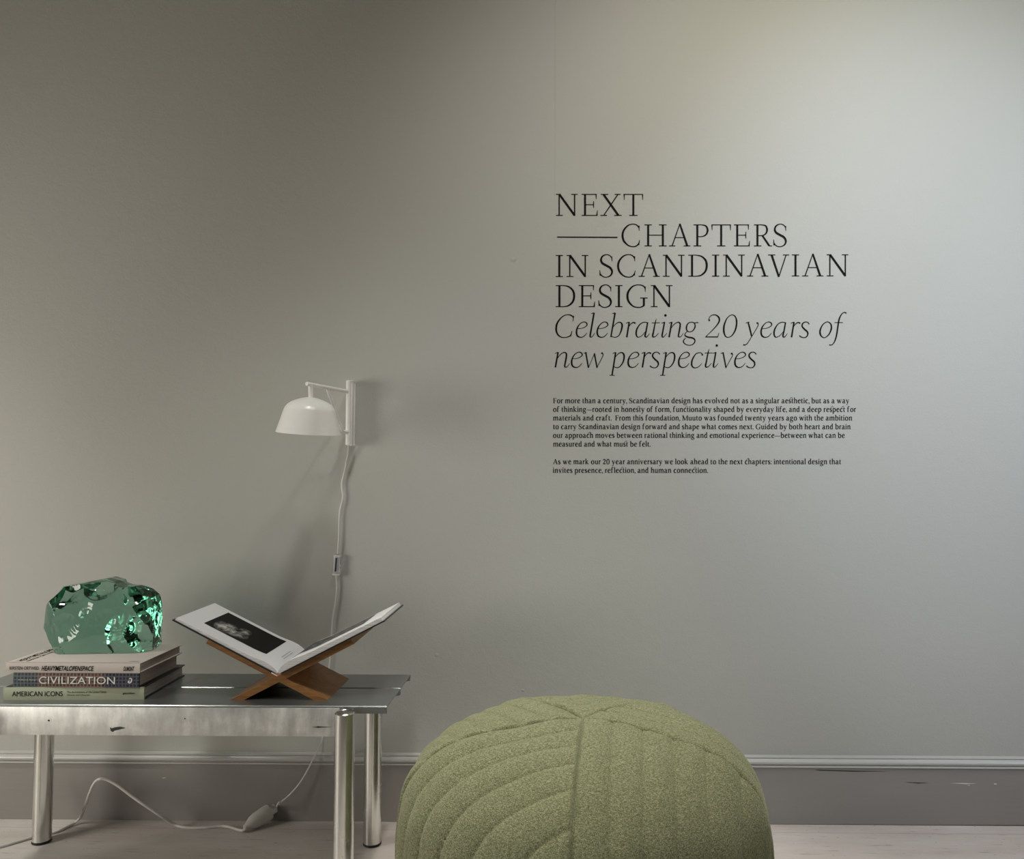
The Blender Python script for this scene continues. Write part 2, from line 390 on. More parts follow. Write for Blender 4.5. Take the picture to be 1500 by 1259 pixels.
struct(mb.build('trim_1', M_mould, angle=40))

# ------------------------------------------------------------------ lettering
def st(mb_pts, kind): return (kind, mb_pts)
def SERIF(a, b, y, w=4): return ('l', [(a, y, w), (b, y, w)])
def STEM(x, y0, y1, w): return ('l', [(x, y0, w), (x, y1, w)])
B, T = 2, 98
CAPS = {
'N': [STEM(14.5, 0, 98, 6), STEM(85, 0, 100, 6), ('l', [(15, 99, 10), (85, 2, 10)]), SERIF(0, 31, B), SERIF(0, 17, T), SERIF(69, 99, T)],
'E': [STEM(15.5, 0, 100, 9.5), SERIF(0, 67, T), SERIF(0, 71, B), SERIF(15, 55, 51), ('l', [(66, 100, 6), (66.5, 76, 2.5)]), ('l', [(69, 0, 7), (72, 25, 2.5)]), ('l', [(55, 67, 3), (54, 51, 5), (55, 36, 3)])],
'F': [STEM(15.5, 0, 100, 9.5), SERIF(0, 64, T), SERIF(0, 33, B), SERIF(15, 52, 50), ('l', [(63, 100, 6), (63.5, 76, 2.5)]), ('l', [(52, 66, 3), (51, 50, 5), (52, 35, 3)])],
'X': [('l', [(14, 98, 10), (82, 2, 10)]), ('l', [(80, 98, 5), (15, 2, 5)]), SERIF(2, 35, T), SERIF(65, 92, T), SERIF(0, 30, B), SERIF(63, 97, B)],
'T': [STEM(44, 0, 98, 9.5), SERIF(0, 88, T), SERIF(25, 63, B), ('l', [(2, 100, 6), (2.5, 73, 2.5)]), ('l', [(86, 100, 6), (86.5, 73, 2.5)])],
'C': [('c', [(79, 86, 5), (70, 97, 5), (52, 101.5, 4), (30, 95, 6), (11, 74, 8.5), (5, 50, 9.5), (11, 25, 9), (30, 5, 6), (52, -1.5, 4.5), (70, 3, 5.5), (79, 14, 5)]), ('l', [(80, 94, 6), (81, 71, 2.5)]), ('l', [(78, 6, 7), (83, 29, 2.5)])],
'G': [('c', [(86, 86, 5), (76, 97, 5), (55, 101.5, 4), (30, 95, 6), (11, 74, 9), (5, 50, 10), (11, 25, 9), (31, 4, 6), (54, -1.5, 4.5), (70, 1, 5.5), (81, 8, 7)]), ('l', [(86, 94, 6), (86.5, 70, 2.5)]), STEM(80, 7, 42, 9.5), SERIF(63, 97, 41.5)],
'H': [STEM(17, 0, 100, 9.5), STEM(84, 0, 100, 9.5), SERIF(0, 34, T), SERIF(66, 101, T), SERIF(0, 34, B), SERIF(66, 101, B), SERIF(17, 84, 51)],
'A': [('l', [(49, 103, 4), (13, 1, 5.5)]), ('l', [(48.5, 103, 8), (83, 1, 10)]), SERIF(27, 68, 40), SERIF(0, 28, B), SERIF(66, 97, B)],
'P': [STEM(17, 0, 100, 9.5), SERIF(0, 20, T), SERIF(0, 35, B), ('c', [(15, 98, 4), (38, 98, 4), (57, 92, 7), (64, 73, 9), (57, 54, 7), (40, 45, 4.5), (19, 44.5, 4)])],
'D': [STEM(17, 0, 100, 9.5), SERIF(0, 20, T), SERIF(0, 20, B), ('c', [(15, 98, 4), (36, 98, 4), (61, 92, 6.5), (79, 74, 9), (84, 50, 10), (78, 25, 9), (59, 7, 6.5), (36, 2, 4), (15, 2, 4)])],
'I': [STEM(16.5, 0, 100, 9.5), SERIF(0, 33, T), SERIF(0, 33, B)],
'R': [STEM(16, 0, 100, 9.5), SERIF(0, 20, T), SERIF(0, 34, B), ('c', [(15, 98, 4), (36, 98, 4), (54, 93, 7), (60, 75, 9), (54, 58, 7), (40, 50, 4.5), (19, 49, 4)]), ('l', [(38, 50, 8), (69, 4, 9)]), ('c', [(66, 7, 8), (72, 2.5, 5), (83, 1.8, 3.5)])],
'S': [('c', [(55, 88, 4), (46, 98, 4.5), (31, 101.5, 4), (14, 94, 7), (7, 78, 9), (13, 63, 10), (31, 52, 10), (49, 41, 10), (57.5, 24, 9), (51, 7, 6.5), (33, -1.5, 4), (16, 1.5, 4.5), (5, 12, 5)]), ('l', [(56, 93, 5.5), (57.5, 71, 2.5)]), ('l', [(4, 5, 7), (1.5, 31, 2.5)])],
'V': [('l', [(16, 98, 10), (49, -2, 9)]), ('l', [(82, 98, 5), (49, -2, 5)]), SERIF(0, 33, T), SERIF(68, 96, T)],
'M': [STEM(15, 0, 98, 6), STEM(103, 0, 100, 9.5), ('l', [(16, 99, 9.5), (58, 3, 9)]), ('l', [(102, 98, 5), (58, 3, 5)]), SERIF(0, 30, B), SERIF(88, 118, B), SERIF(2, 18, T), SERIF(102, 116, T)],
}
def Z(scale, base, strokes, dots=()):       # italic letters drawn at scale (units per photo pixel), baseline
    out = [(k, [(x/scale, (base-y)/scale, q/scale) for x, y, q in p]) for k, p in strokes]
    out += [('d', [(x/scale, (base-y)/scale, r/scale)]) for x, y, r in dots]
    return out
a5, a7 = 9.375, 8.82
ITAL = {
'C': Z(a5, 418, [('c', [(372,150,10),(345,118,17),(290,106,11),(220,132,13),(155,210,22),(134,290,26),(148,365,22),(195,410,15),(250,419,11),(305,408,14),(338,384,15)]), ('l', [(374,120,14),(364,195,8)]), ('l', [(332,402,18),(352,330,8)])]),
'e': Z(a5, 418, [('c', [(418,298,8),(490,290,8),(542,264,11),(556,236,16),(537,211,14),(500,207,10),(455,235,12),(420,290,19),(410,350,23),(425,398,21),(465,416,13),(510,404,10),(553,358,7)])]),
'l': Z(a5, 418, [('l', [(620,90,9),(660,80,12)]), ('l', [(658,80,22),(604,392,22)]), ('c', [(604,385,22),(607,411,17),(625,411,11),(648,388,8),(667,357,7)])]),
'b': Z(a5, 418, [('l', [(913,90,9),(950,80,12)]), ('l', [(950,80,22),(892,412,18)]), ('c', [(922,275,8),(965,228,10),(1010,209,13),(1040,226,20),(1046,265,24),(1032,330,20),(1000,393,13),(955,416,10),(915,408,9),(890,400,10)])]),
'r': Z(a5, 418, [('l', [(1095,222,8),(1143,207,12)]), ('l', [(1140,208,20),(1106,416,22)]), ('c', [(1128,280,8),(1160,235,11),(1195,213,15),(1226,222,16)])], [(1218,222,10)]),
'a': Z(a5, 418, [('c', [(1392,216,10),(1345,209,11),(1290,235,13),(1247,300,20),(1235,360,22),(1247,406,17),(1275,413,10),(1320,388,8),(1372,325,8)]), ('c', [(1393,210,19),(1372,330,20),(1358,388,22),(1364,411,17),(1385,408,11),(1418,364,7)])]),
't': Z(a5, 418, [('c', [(202,163,5),(186,215,15),(162,340,20),(152,385,22),(157,410,18),(182,408,11),(210,385,8),(232,357,6)]), ('l', [(140,218,9),(248,216,9)])]),
'i': Z(a5, 418, [('l', [(272,222,8),(318,207,12)]), ('c', [(312,208,20),(290,330,20),(280,388,22),(285,411,17),(303,409,10),(345,360,6)])], [(325,115,17)]),
'n': Z(a5, 418, [('l', [(375,222,8),(420,207,12)]), ('l', [(415,208,20),(377,416,22)]), ('c', [(403,295,8),(450,235,10),(500,209,13),(527,226,20),(528,270,22),(510,370,20),(507,404,19),(527,412,11),(550,395,8),(573,360,6)])]),
'g': Z(a5, 418, [('o', [(690,208,10),(640,225,14),(618,275,20),(625,323,16),(660,341,10),(705,325,13),(735,275,18),(728,226,14)]), ('l', [(712,219,8),(780,213,13)]), ('c', [(628,333,8),(601,365,11),(600,393,16),(640,414,20),(700,425,20),(733,452,18),(723,496,14),(680,524,10),(620,519,10),(582,490,14),(578,458,14),(608,424,8)])]),
'2': Z(a5, 418, [('c', [(926,185,10),(937,140,9),(975,111,11),(1030,113,15),(1068,150,22),(1068,200,20),(1030,260,15),(960,335,10),(885,408,9)]), ('l', [(880,411,14),(1052,411,14)]), ('l', [(1049,412,11),(1066,356,7)])], [(933,182,13)]),
'0': Z(a5, 418, [('o', [(1232,108,10),(1172,150,13),(1132,240,22),(1124,330,24),(1147,400,16),(1187,416,10),(1242,385,15),(1287,300,22),(1300,200,22),(1280,130,16)])]),
'y': Z(a7, 390, [('l', [(115,203,8),(160,192,12)]), ('c', [(145,195,17),(168,280,20),(190,375,18)]), ('c', [(262,198,15),(274,215,12),(264,255,10),(190,380,9),(140,460,10),(110,486,11),(86,488,14)])], [(262,203,10), (90,486,9)]),
's': Z(a7, 390, [('c', [(930,218,14),(908,194,10),(872,192,12),(842,215,18),(840,250,19),(870,285,20),(903,315,20),(911,350,18),(890,384,13),(852,392,10),(815,378,13),(806,364,14)])]),
'o': Z(a7, 390, [('o', [(1155,190,10),(1105,225,14),(1072,295,20),(1074,350,20),(1102,386,13),(1135,391,10),(1185,350,16),(1215,280,20),(1212,225,18),(1187,196,13)])]),
'f': Z(a7, 390, [('c', [(1412,77,18),(1385,66,11),(1350,90,13),(1320,150,19),(1305,230,19),(1285,360,19),(1265,430,16),(1240,473,11),(1210,489,11),(1190,484,15)]), ('l', [(1258,198,9),(1366,198,9)])]),
'w': Z(a5, 830, [('l', [(513,633,8),(553,621,12)]), ('l', [(542,623,19),(578,832,19)]), ('l', [(577,834,8),(664,630,8)]), ('l', [(660,636,19),(697,832,19)]), ('c', [(693,834,8),(750,722,9),(778,660,11),(768,625,15)])], [(763,632,11)]),
'p': Z(a5, 830, [('l', [(913,635,8),(958,621,12)]), ('l', [(955,621,20),(905,935,20)]), ('l', [(870,936,9),(943,936,9)]), ('c', [(937,705,8),(985,645,10),(1030,623,13),(1062,640,20),(1071,690,22),(1053,760,18),(1010,818,13),(965,830,10),(928,815,9)])]),
'c': Z(a5, 830, [('c', [(838,662,16),(820,632,11),(785,625,10),(740,645,13),(697,715,20),(685,775,22),(697,818,18),(735,834,11),(785,815,9),(825,771,6)])], [(831,654,11)]),
'v': Z(a5, 830, [('l', [(1086,635,8),(1128,623,12)]), ('l', [(1118,625,19),(1159,834,18)]), ('c', [(1156,834,8),(1215,725,9),(1247,665,11),(1238,628,16)])], [(1234,637,11)]),
}
W = 19
def ls(x, asc=False, foot=True, top=None):
    h = top or (150 if asc else 98)
    r = [STEM(x, 0, h, W), ('l', [(x-17, h-7, 8), (x, h-2, 12)])]
    if foot: r.append(SERIF(x-18, x+19, 3.5, 7))
    return r
def arch(x0, x1): return [('c', [(x0, 70, 8), (x0+24, 93, 12), (x1-10, 96, 17), (x1, 74, W), (x1, 40, W), (x1, 0, W)]), SERIF(x1-18, x1+19, 3.5, 7)]
BOWL = ('c', [(18, 76, 8), (40, 97, 11), (64, 92, 17), (80, 66, 21), (80, 36, 21), (64, 6, 16), (42, 1, 10), (18, 14, 8)])
ROM = {
'a': [('c', [(13, 78, 14), (25, 95, 11), (44, 97, 12), (58, 86, 17), (61, 62, W), (61, 16, W), (72, 3, 12), (86, 9, 7)]), ('c', [(61, 58, 8), (35, 52, 11), (13, 36, 17), (12, 16, 17), (28, 3, 12), (46, 8, 9), (61, 24, 8)])],
'b': ls(18, True, False) + [BOWL], 'p': ls(18, False, False) + [STEM(18, -48, 5, W), SERIF(0, 38, -46, 7), BOWL],
'c': [('c', [(70, 80, 17), (54, 97, 11), (34, 92, 16), (15, 66, 21), (13, 38, 21), (28, 9, 17), (50, 1, 12), (76, 15, 7)])],
'd': [STEM(70, 0, 150, W), ('l', [(53, 143, 8), (70, 148, 12)]), ('l', [(70, 4, 9), (92, 6, 7)]), ('c', [(70, 90, 8), (50, 98, 11), (29, 90, 16), (13, 63, 21), (13, 35, 21), (28, 7, 16), (48, 3, 10), (70, 20, 8)])],
'e': [('l', [(14, 56, 8), (76, 60, 8)]), ('c', [(75, 60, 11), (67, 87, 15), (45, 98, 11), (25, 86, 16), (12, 55, 21), (19, 22, 21), (43, 2, 13), (61, 4, 10), (81, 19, 6)])],
'f': [STEM(22, 0, 112, W), ('c', [(22, 105, W), (28, 136, 16), (46, 150, 11), (66, 142, 17)]), SERIF(2, 54, 95, 8), SERIF(2, 46, 3.5, 7)],
'g': [('o', [(40, 98, 10), (19, 86, 15), (13, 66, 18), (20, 46, 14), (40, 37, 9), (60, 46, 14), (67, 66, 18), (60, 87, 15)]), ('l', [(60, 92, 8), (88, 96, 14)]), ('c', [(24, 40, 8), (12, 25, 12), (22, 9, 16), (60, 2, 18), (80, -13, 16), (75, -36, 12), (45, -49, 9), (14, -42, 12), (7, -24, 14), (26, 0, 8)])],
'h': ls(18, True) + arch(18, 74), 'n': ls(18) + arch(18, 74), 'm': ls(18) + arch(18, 72) + arch(72, 126), 'i': ls(18) + [('d', [(18, 131, 13)])],
'l': ls(18, True), 'k': ls(18, True) + [('l', [(68, 95, 8), (26, 46, 9)]), ('l', [(34, 58, 15), (78, 4, 18)]), SERIF(50, 86, 95, 7), SERIF(62, 98, 3.5, 7)],
'o': [('o', [(44, 99, 10), (20, 86, 17), (10, 50, 21), (20, 13, 17), (44, 0, 10), (68, 13, 17), (78, 50, 21), (68, 86, 17)])],
'r': ls(18) + [('c', [(18, 68, 8), (34, 90, 13), (58, 92, 21)])],
's': [('c', [(56, 78, 13), (41, 97, 10), (21, 92, 14), (14, 75, 18), (26, 58, 20), (47, 44, 20), (59, 26, 18), (50, 7, 14), (30, 1, 10), (10, 21, 13)])],
't': [('c', [(22, 124, 8), (22, 96, 17), (22, 60, W), (22, 25, W), (31, 5, 14), (54, 9, 7)]), SERIF(3, 53, 94, 8)],
'u': [('c', [(18, 96, W), (18, 60, W), (18, 28, W), (28, 6, 15), (50, 4, 10), (72, 23, 8)]), STEM(72, 0, 98, W), ('l', [(0, 92, 8), (18, 96, 10)]), ('l', [(54, 92, 8), (72, 96, 10)]), ('l', [(72, 4, 9), (92, 6, 7)])],
'v': [('l', [(14, 95, 19), (45, 0, 17)]), ('l', [(75, 95, 9), (45, 0, 9)]), SERIF(-2, 32, 95, 7), SERIF(58, 90, 95, 7)],
'w': [('l', [(14, 95, 19), (42, 0, 17)]), ('l', [(68, 95, 9), (42, 0, 9)]), ('l', [(64, 95, 19), (92, 0, 17)]), ('l', [(120, 95, 9), (92, 0, 9)]), SERIF(-2, 32, 95, 7), SERIF(50, 80, 95, 7), SERIF(104, 136, 95, 7)],
'x': [('l', [(14, 95, 19), (72, 4, 19)]), ('l', [(70, 95, 9), (14, 4, 9)]), SERIF(-2, 32, 95, 7), SERIF(54, 86, 95, 7), SERIF(-2, 30, 4, 7), SERIF(54, 90, 4, 7)],
'y': [('l', [(14, 95, 19), (47, 2, 17)]), ('c', [(76, 95, 9), (47, 4, 10), (28, -36, 11), (6, -44, 15)]), SERIF(-2, 32, 95, 7), SERIF(58, 90, 95, 7)],
'.': [('d', [(12, 8, 12)])], ',': [('d', [(12, 8, 12)]), ('c', [(18, 8, 12), (17, -12, 9), (6, -28, 5)])], ':': [('d', [(12, 8, 12)]), ('d', [(12, 80, 12)])],
'\u2014': [SERIF(0, 150, 48, 9)],
'2': [('c', [(8, 104, 14), (20, 128, 13), (42, 134, 13), (64, 118, 19), (62, 92, 19), (44, 58, 14), (8, 8, 12)]), SERIF(6, 82, 8, 15)],
'0': [('o', [(46, 136, 11), (22, 118, 17), (11, 68, 20), (22, 16, 17), (46, 0, 11), (70, 16, 17), (81, 68, 20), (70, 118, 17)])],
}
for c in 'FSMGA':
    ROM[c] = [(k, [(x*1.36, y*1.36, q*2.05 if q > 7 else q*1.75) for x, y, q in p]) for k, p in CAPS[c]]

def draw(strokes, n=7):      # -> flat verts (u,v) and faces
    V, F = [], []
    for k, P in strokes:
        if k == 'd':
            x, y, r = P[0]; b = len(V); V += [(x+r*cos(2*pi*i/14), y+r*sin(2*pi*i/14)) for i in range(14)]; F.append(list(range(b, b+14))); continue
        Q = crom(P, n, k == 'o') if k in 'co' else P
        m = len(Q); b = len(V); cl = k == 'o'
        for i in range(m):
            p0 = Q[(i-1) % m] if (cl or i) else Q[0]; p1 = Q[(i+1) % m] if (cl or i < m-1) else Q[-1]
            dx, dy = p1[0]-p0[0], p1[1]-p0[1]; L = sqrt(dx*dx+dy*dy) or 1
            nx, ny = -dy/L*Q[i][2]/2, dx/L*Q[i][2]/2
            V += [(Q[i][0]+nx, Q[i][1]+ny), (Q[i][0]-nx, Q[i][1]-ny)]
        for i in range(m if cl else m-1):
            j = (i+1) % m; F.append([b+2*i, b+2*i+1, b+2*j+1, b+2*j])
    return V, F
LY = WALL - .0007
def put(mb, V, F, px, base, s, align=True):       # letter with its left edge at px, baseline at photo row base
    x0 = min(v[0] for v in V) if align else 0
    mb.add([at(px + (u-x0)*s, base - v*s, LY) for u, v in V], F)
def line_parts(parent, rows):
    for glyphs, base, s, table, extra in rows:
        mb = MB()
        for ch, px in glyphs:
            V, F = draw(table[ch]); put(mb, V, F, px, base(px) if callable(base) else base, s)
        for e in extra: mb.add([at(x, y, LY) for x, y in e], [(0, 1, 2, 3)])
        mb.build('text_line', M_vinyl, parent, normals=False)
def G(txt, xs): return list(zip(txt, xs))
hd = thing('wall_lettering', at(814, 450, LY), 'large black serif capitals on the grey wall, four lines of exhibition title', 'lettering')
cs = 32.1/100
line_parts(hd, [
 (G('NEXT', [814.4, 852, 879.5, 913.3]), 316.3, cs, CAPS, []),
 (G('CHAPTERS', [910.4, 944, 980.2, 1016, 1042, 1075, 1104.4, 1132.8]), 361.0, cs, CAPS, []),
 (G('INSCANDINAVIAN', [814, 830, 878.2, 903.9, 935.4, 971, 1008.3, 1043, 1059.2, 1094.3, 1125.2, 1160, 1175, 1211]), lambda x: 405.9-(x-814)*.0026, cs, CAPS, []),
 (G('DESIGN', [814, 848, 876.6, 901.3, 917.5, 953.3]), 450.0, cs, CAPS, [])])
MB().add([at(x, y, LY) for x, y in [(816, 346.6), (904.5, 347.0), (904.5, 348.9), (816, 348.3)]], [(0, 1, 2, 3)]).build('dash', M_vinyl, hd, normals=False)
it = thing('wall_lettering', at(812, 540, LY), 'thin black italic serif subtitle of two lines between the capitals and the small print', 'lettering')
line_parts(it, [
 (G('Celebrating20yearsof', [813.3, 843.2, 863.3, 873.6, 893.9, 916.8, 930.7, 954.9, 968.8, 978.9, 1000.3, 1033.3, 1058.9, 1088.7, 1113.7, 1132.7, 1158.2, 1170.7, 1200, 1214.4]), 494.5, 1, ITAL, []),
 (G('newperspectives', [812.3, 836.1, 854.9, 892.8, 918.9, 939.7, 951.7, 966.9, 993, 1012, 1032.3, 1044, 1055.7, 1075.3, 1093]), 538.7, 1, ITAL, [])])
def body(parent, rows):
    for txt, x0, x1, base in rows:
        gl = []; x = 0; prev = ''
        for i, ch in enumerate(txt):
            if ch == ' ': x += 48; prev = ch; continue
            V, F = draw([(k_, [(p_[0], p_[1], p_[2]*(1.0 if k_ == 'd' else 1.22)) for p_ in P_]) for k_, P_ in ROM[ch]], 4); a = min(v[0] for v in V); b = max(v[0] for v in V)
            gl.append((V, F, x-a)); 
            if txt[i-1:i+1] in ('ct', 'st', 'ch', 'sp') and i:
                lx = x - 44; rx = x + 22 - a
                if txt[i] in 'hp': rx = x + 16
                Vl, Fl = draw([('c', [(lx, 96, 9), (lx+8, 132, 8), ((lx+rx)/2+6, 156, 8), (rx-4, 150, 8), (rx, 110, 9)])], 4); gl.append((Vl, Fl, 0))
            x += b - a + (13 if ch not in '.,' else 9); prev = ch
        sx = (x1 - x0)/(x - 13); sy = 5.35/100
        mb = MB()
        for V, F, ox in gl: mb.add([at(x0 + (u+ox)*sx, base - v*sy, LY) for u, v in V], F)
        mb.build('text_line', M_vinyl, parent, normals=False)
b1 = thing('wall_lettering', at(810, 655, LY), 'paragraph of six lines in small black serif print under the italic subtitle', 'lettering')
body(b1, [('For more than a century, Scandinavian design has evolved not as a singular aesthetic, but as a way', 810.4, 1244, 590.8),
 ('of thinking\u2014rooted in honesty of form, functionality shaped by everyday life, and a deep respect for', 810.2, 1254, 603.5),
 ('materials and craft.  From this foundation, Muuto was founded twenty years ago with the ambition', 810.2, 1248.3, 616.1),
 ('to carry Scandinavian design forward and shape what comes next. Guided by both heart and brain', 810.2, 1246, 628.9),
 ('our approach moves between rational thinking and emotional experience\u2014between what can be', 810.1, 1237.6, 641.6),
 ('measured and what must be felt.', 810.2, 952.7, 654.4)])
b2 = thing('wall_lettering', at(810, 693, LY), 'two-line closing paragraph of small black serif print, lowest text on the wall', 'lettering')
body(b2, [('As we mark our 20 year anniversary we look ahead to the next chapters: intentional design that', 810, 1232, 680.2),
 ('invites presence, reflection, and human connection.', 809.9, 1037, 692.9)])

# ------------------------------------------------------------------ bench
BT = 0.4128                        # height of the top
X0, X1 = -1.408, -0.3866
Y1, YM, Y2 = 1.80, 1.946, 2.077
bench = thing('bench', ((X0+X1)/2, (Y1+Y2)/2, 0), 'low galvanised steel bench with round tube legs against the wall, holding the books', 'bench')
def channel(y0, y1, fl):
    m = MB(); t = .002
    pr = [(y0, BT-fl), (y0, BT-.002), (y0+.002, BT), (y1-.002, BT), (y1, BT-.002), (y1, BT-fl), (y1-t, BT-fl), (y1-t, BT-t-.001), (y0+t, BT-t-.001), (y0+t, BT-fl)]
    n = len(pr)
    m.add([(X0, y, z) for y, z in pr] + [(X1, y, z) for y, z in pr], [(i, (i+1) % n, n+(i+1) % n, n+i) for i in range(n)])
    m.add([(x, pr[i][0], pr[i][1]) for x in (X0, X1) for i in range(n)], [tuple(range(n)), tuple(range(2*n-1, n-1, -1))])
    return m
for y0, y1 in ((Y1, YM-.002), (YM+.002, Y2)): channel(y0, y1, .0165).build('plank', M_galv_top, bench)
LR = .0218
XA, XB = -1.305, -0.473
ap = MB().bbox((XA+LR-.004, Y1-.004, BT-.066), (XB-LR+.004, Y1-.0005, BT-.0045), .0012)
mk = [(161, 1066), (164, 1067.5), (168, 1066), (176, 1065), (184, 1067), (176, 1069), (168, 1071), (165, 1073), (162, 1071)]
mark(ap, mk, Y1-.0045, 1)
mark(ap, [(456, 1065.5), (463, 1065.2), (466, 1064.4), (472, 1065), (488, 1065.6), (472, 1066.4), (466, 1066.8)], Y1-.0045, 1)
mark(ap, [(70, 1055), (72.5, 1055), (72.5, 1057.5), (70, 1057)], Y1-.0045, 1); mark(ap, [(270, 1052.5), (271.6, 1052.5), (271.6, 1054.2), (270, 1054)], Y1-.0045, 1)
ap.build('apron', [M_galv, M_dark], bench)
rl = MB().bbox((XA, 2.04, BT-.05), (XB, 2.044, BT-.003), .001).build('rear_rail', M_galv, bench)
for x in (XA, XB):
    for y, top in ((Y1-LR-.004, BT-.005), (2.045, BT-.004)):
        z0 = .006
        leg = MB().lathe([(0, z0), (LR-.001, z0), (LR, z0+.001), (LR, top-.002), (LR-.002, top), (LR-.003, top-.0012), (0, top-.0012)], 48, Matrix.Translation((x, y, 0))).build('leg', M_chrome, bench)
        MB().lathe([(0, 0), (LR-.002, 0), (LR+.0006, .002), (LR+.0006, .0065), (0, .0065)], 40, Matrix.Translation((x, y, 0))).build('foot_cap', M_rubber, leg)

# ------------------------------------------------------------------ text on book spines (built-in font)
def spine_text(txt, x0, x1, zc, height, Y, shear=0.0, bold=0.0, mat=None, parent=None, name='title', M=None):
    cu = bpy.data.curves.new('t', 'FONT'); cu.body = txt; cu.size = 1; cu.shear = shear; cu.offset = bold; cu.resolution_u = 4
    o = bpy.data.objects.new('t', cu); COL.objects.link(o)
    dg = bpy.context.evaluated_depsgraph_get(); me = bpy.data.meshes.new_from_object(o.evaluated_get(dg))
    bpy.data.objects.remove(o); bpy.data.curves.remove(cu)
    vs = [v.co.copy() for v in me.vertices]; fs = [list(p.vertices) for p in me.polygons]; bpy.data.meshes.remove(me)
    a, b = min(v.x for v in vs), max(v.x for v in vs); c, d = min(v.y for v in vs), max(v.y for v in vs)
    mb = MB(); out = []
    for v in vs:
        p = Vector((x0 + (v.x-a)/(b-a)*(x1-x0), Y, zc - height/2 + (v.y-c)/(d-c)*height)); out.append(M @ p if M else p)
    mb.add(out, fs); return mb.build(name, mat, parent, normals=False)

def hardback(name, base, L, D, Tk, mats, label, rot=0.0, cover_t=.0025, inset=.005):
    # spine faces the viewer (-y); local origin = middle of the spine's bottom edge
    th = thing(name, base, label, 'book', 'books stacked flat on the bench')
    M = Matrix.Translation(base) @ Matrix.Rotation(rot, 4, 'Z')
    m = MB(); h = L/2; t = cover_t
    m.bbox((-h, .001, 0), (h, D, t), .0008, M); m.bbox((-h, .001, Tk-t), (h, D, Tk), .0008, M)
    # slightly rounded spine
    pr = [(-h, 0)]
    n = 8; vs = []
    for i in range(n+1):
        z = Tk*i/n; y = -.0012*sin(pi*i/n)
        vs.append((y, z))
    V = [(x, y, z) for x in (-h, h) for y, z in vs] + [(x, .004, z) for x in (-h, h) for y, z in vs]
    k = n+1
    F = [(i, i+1, k+i+1, k+i) for i in range(n)] + [(2*k+i, 3*k+i, 3*k+i+1, 2*k+i+1) for i in range(n)]
    F += [(i, 2*k+i, 2*k+i+1, i+1) for i in range(n)] + [(k+i, k+i+1, 3*k+i+1, 3*k+i) for i in range(n)]
    F += [(0, k, 3*k, 2*k), (n, 2*k+n, 3*k+n, k+n)]
    m.add([M @ Vector(v) for v in V], F, 1, True)
    m.build('cover', [mats[0], mats[2]], th)
    MB().box((-h+inset, .004, t), (h-inset, D-inset, Tk-t), M).build('page_block', mats[1], th)
    return th, M
# bottom: sage
p0 = onz(5, 1026, BT); p1 = onz(211, 1025.3, BT)
YS = p0.y
M1L = (p1 - p0).length
bk1, M1 = hardback('book', Vector(((p0.x+p1.x)/2, (p0.y+p1.y)/2, BT)), M1L, .212, .0283, (M_black, M_pagesw, M_sage), 'sage green hardback, bottom of the book stack on the bench', math.atan2(p1.y-p0.y, p1.x-p0.x))
mm = M1L/206.0
def sx(px, a, b, L): return -L/2 + (px-a)/(b-a)*L
f = lambda px: sx(px, 5, 211, M1L)
spine_text('AMERICAN ICONS', f(18), f(92), .0142, .0112, -.0018, 0, 0, M_ink, bk1, 'title', M1)
spine_text('The Architecture of the United States', f(98), f(156), .0180, .0048, -.0018, 0, .004, M_ink, bk1, 'subtitle', M1)
spine_text('Visions and Utopias', f(98), f(131), .0108, .0048, -.0018, 0, .004, M_ink, bk1, 'subtitle', M1)
spine_text('gestalten', f(180), f(197), .0142, .0058, -.0018, 0, .01, M_ink, bk1, 'publisher_mark', M1)
# middle: window grid
z1 = BT + .0284
q0 = at(18.5, 1005, YS+.001); q1 = at(203.5, 1005, YS+.001); L2 = (q1-q0).length
bk2, M2 = hardback('book', Vector(((q0.x+q1.x)/2, YS+.002, z1)), L2, .190, .0335, (M_black, M_pages, M_grid), 'dark blue and rust grid-patterned book in the middle of the stack', R_(-0.4))
f = lambda px: sx(px, 18.5, 203.5, L2)
spine_text('CIVILIZATION', f(57), f(169), .0165, .0165, -.0022, 0, .006, M_inkw, bk2, 'title', M2)
spine_text('William A. Ewing', f(26), f(52), .0165, .0032, -.0022, 0, 0, M_inkw, bk2, 'author_line', M2)
def swirl(M, cx, cz, s):
    V, F = draw([('c', [(-30, 40, 14), (0, 62, 26), (34, 52, 34), (44, 10, 34), (20, -40, 34), (-30, -58, 26), (-56, -30, 18), (-30, 0, 14), (0, -12, 10)]), ('d', [(-34, -24, 20)])], 5)
    return MB().add([M @ Vector((cx+u*s, -.0022, cz+v*s)) for u, v in V], F)
swirl(M2, f(191), .0165, .000085).build('publisher_mark', M_inkw, bk2, normals=False)
# top: blush linen
z2 = z1 + .0336
q0 = at(7.5, 985, YS-.001); q1 = at(205.5, 985, YS-.001); L3 = (q1-q0).length
bk3, M3 = hardback('book', Vector(((q0.x+q1.x)/2, YS-.001, z2)), L3, .200, .0222, (M_linen, M_pages, M_linen), 'pale blush hardback on top of the stack, under the green glass', R_(-0.6))
f = lambda px: sx(px, 7.5, 205.5, L3)
spine_text('KIRSTEN ORTWED', f(14), f(57), .0102, .0074, -.0020, 0, .008, M_ink, bk3, 'author_line', M3)
spine_text('HEAVYMETALOPENSPACE', f(61), f(138), .0102, .0112, -.0020, .25, .02, M_ink, bk3, 'title', M3)
spine_text('DUMONT', f(182), f(197.5), .0104, .0102, -.0020, .2, .03, M_ink, bk3, 'publisher_mark', M3)
MR = M3 @ Matrix.Translation((0, 0, .0224)) @ Matrix.Rotation(R_(90), 4, 'Z') @ Matrix.Rotation(R_(-90), 4, 'X')
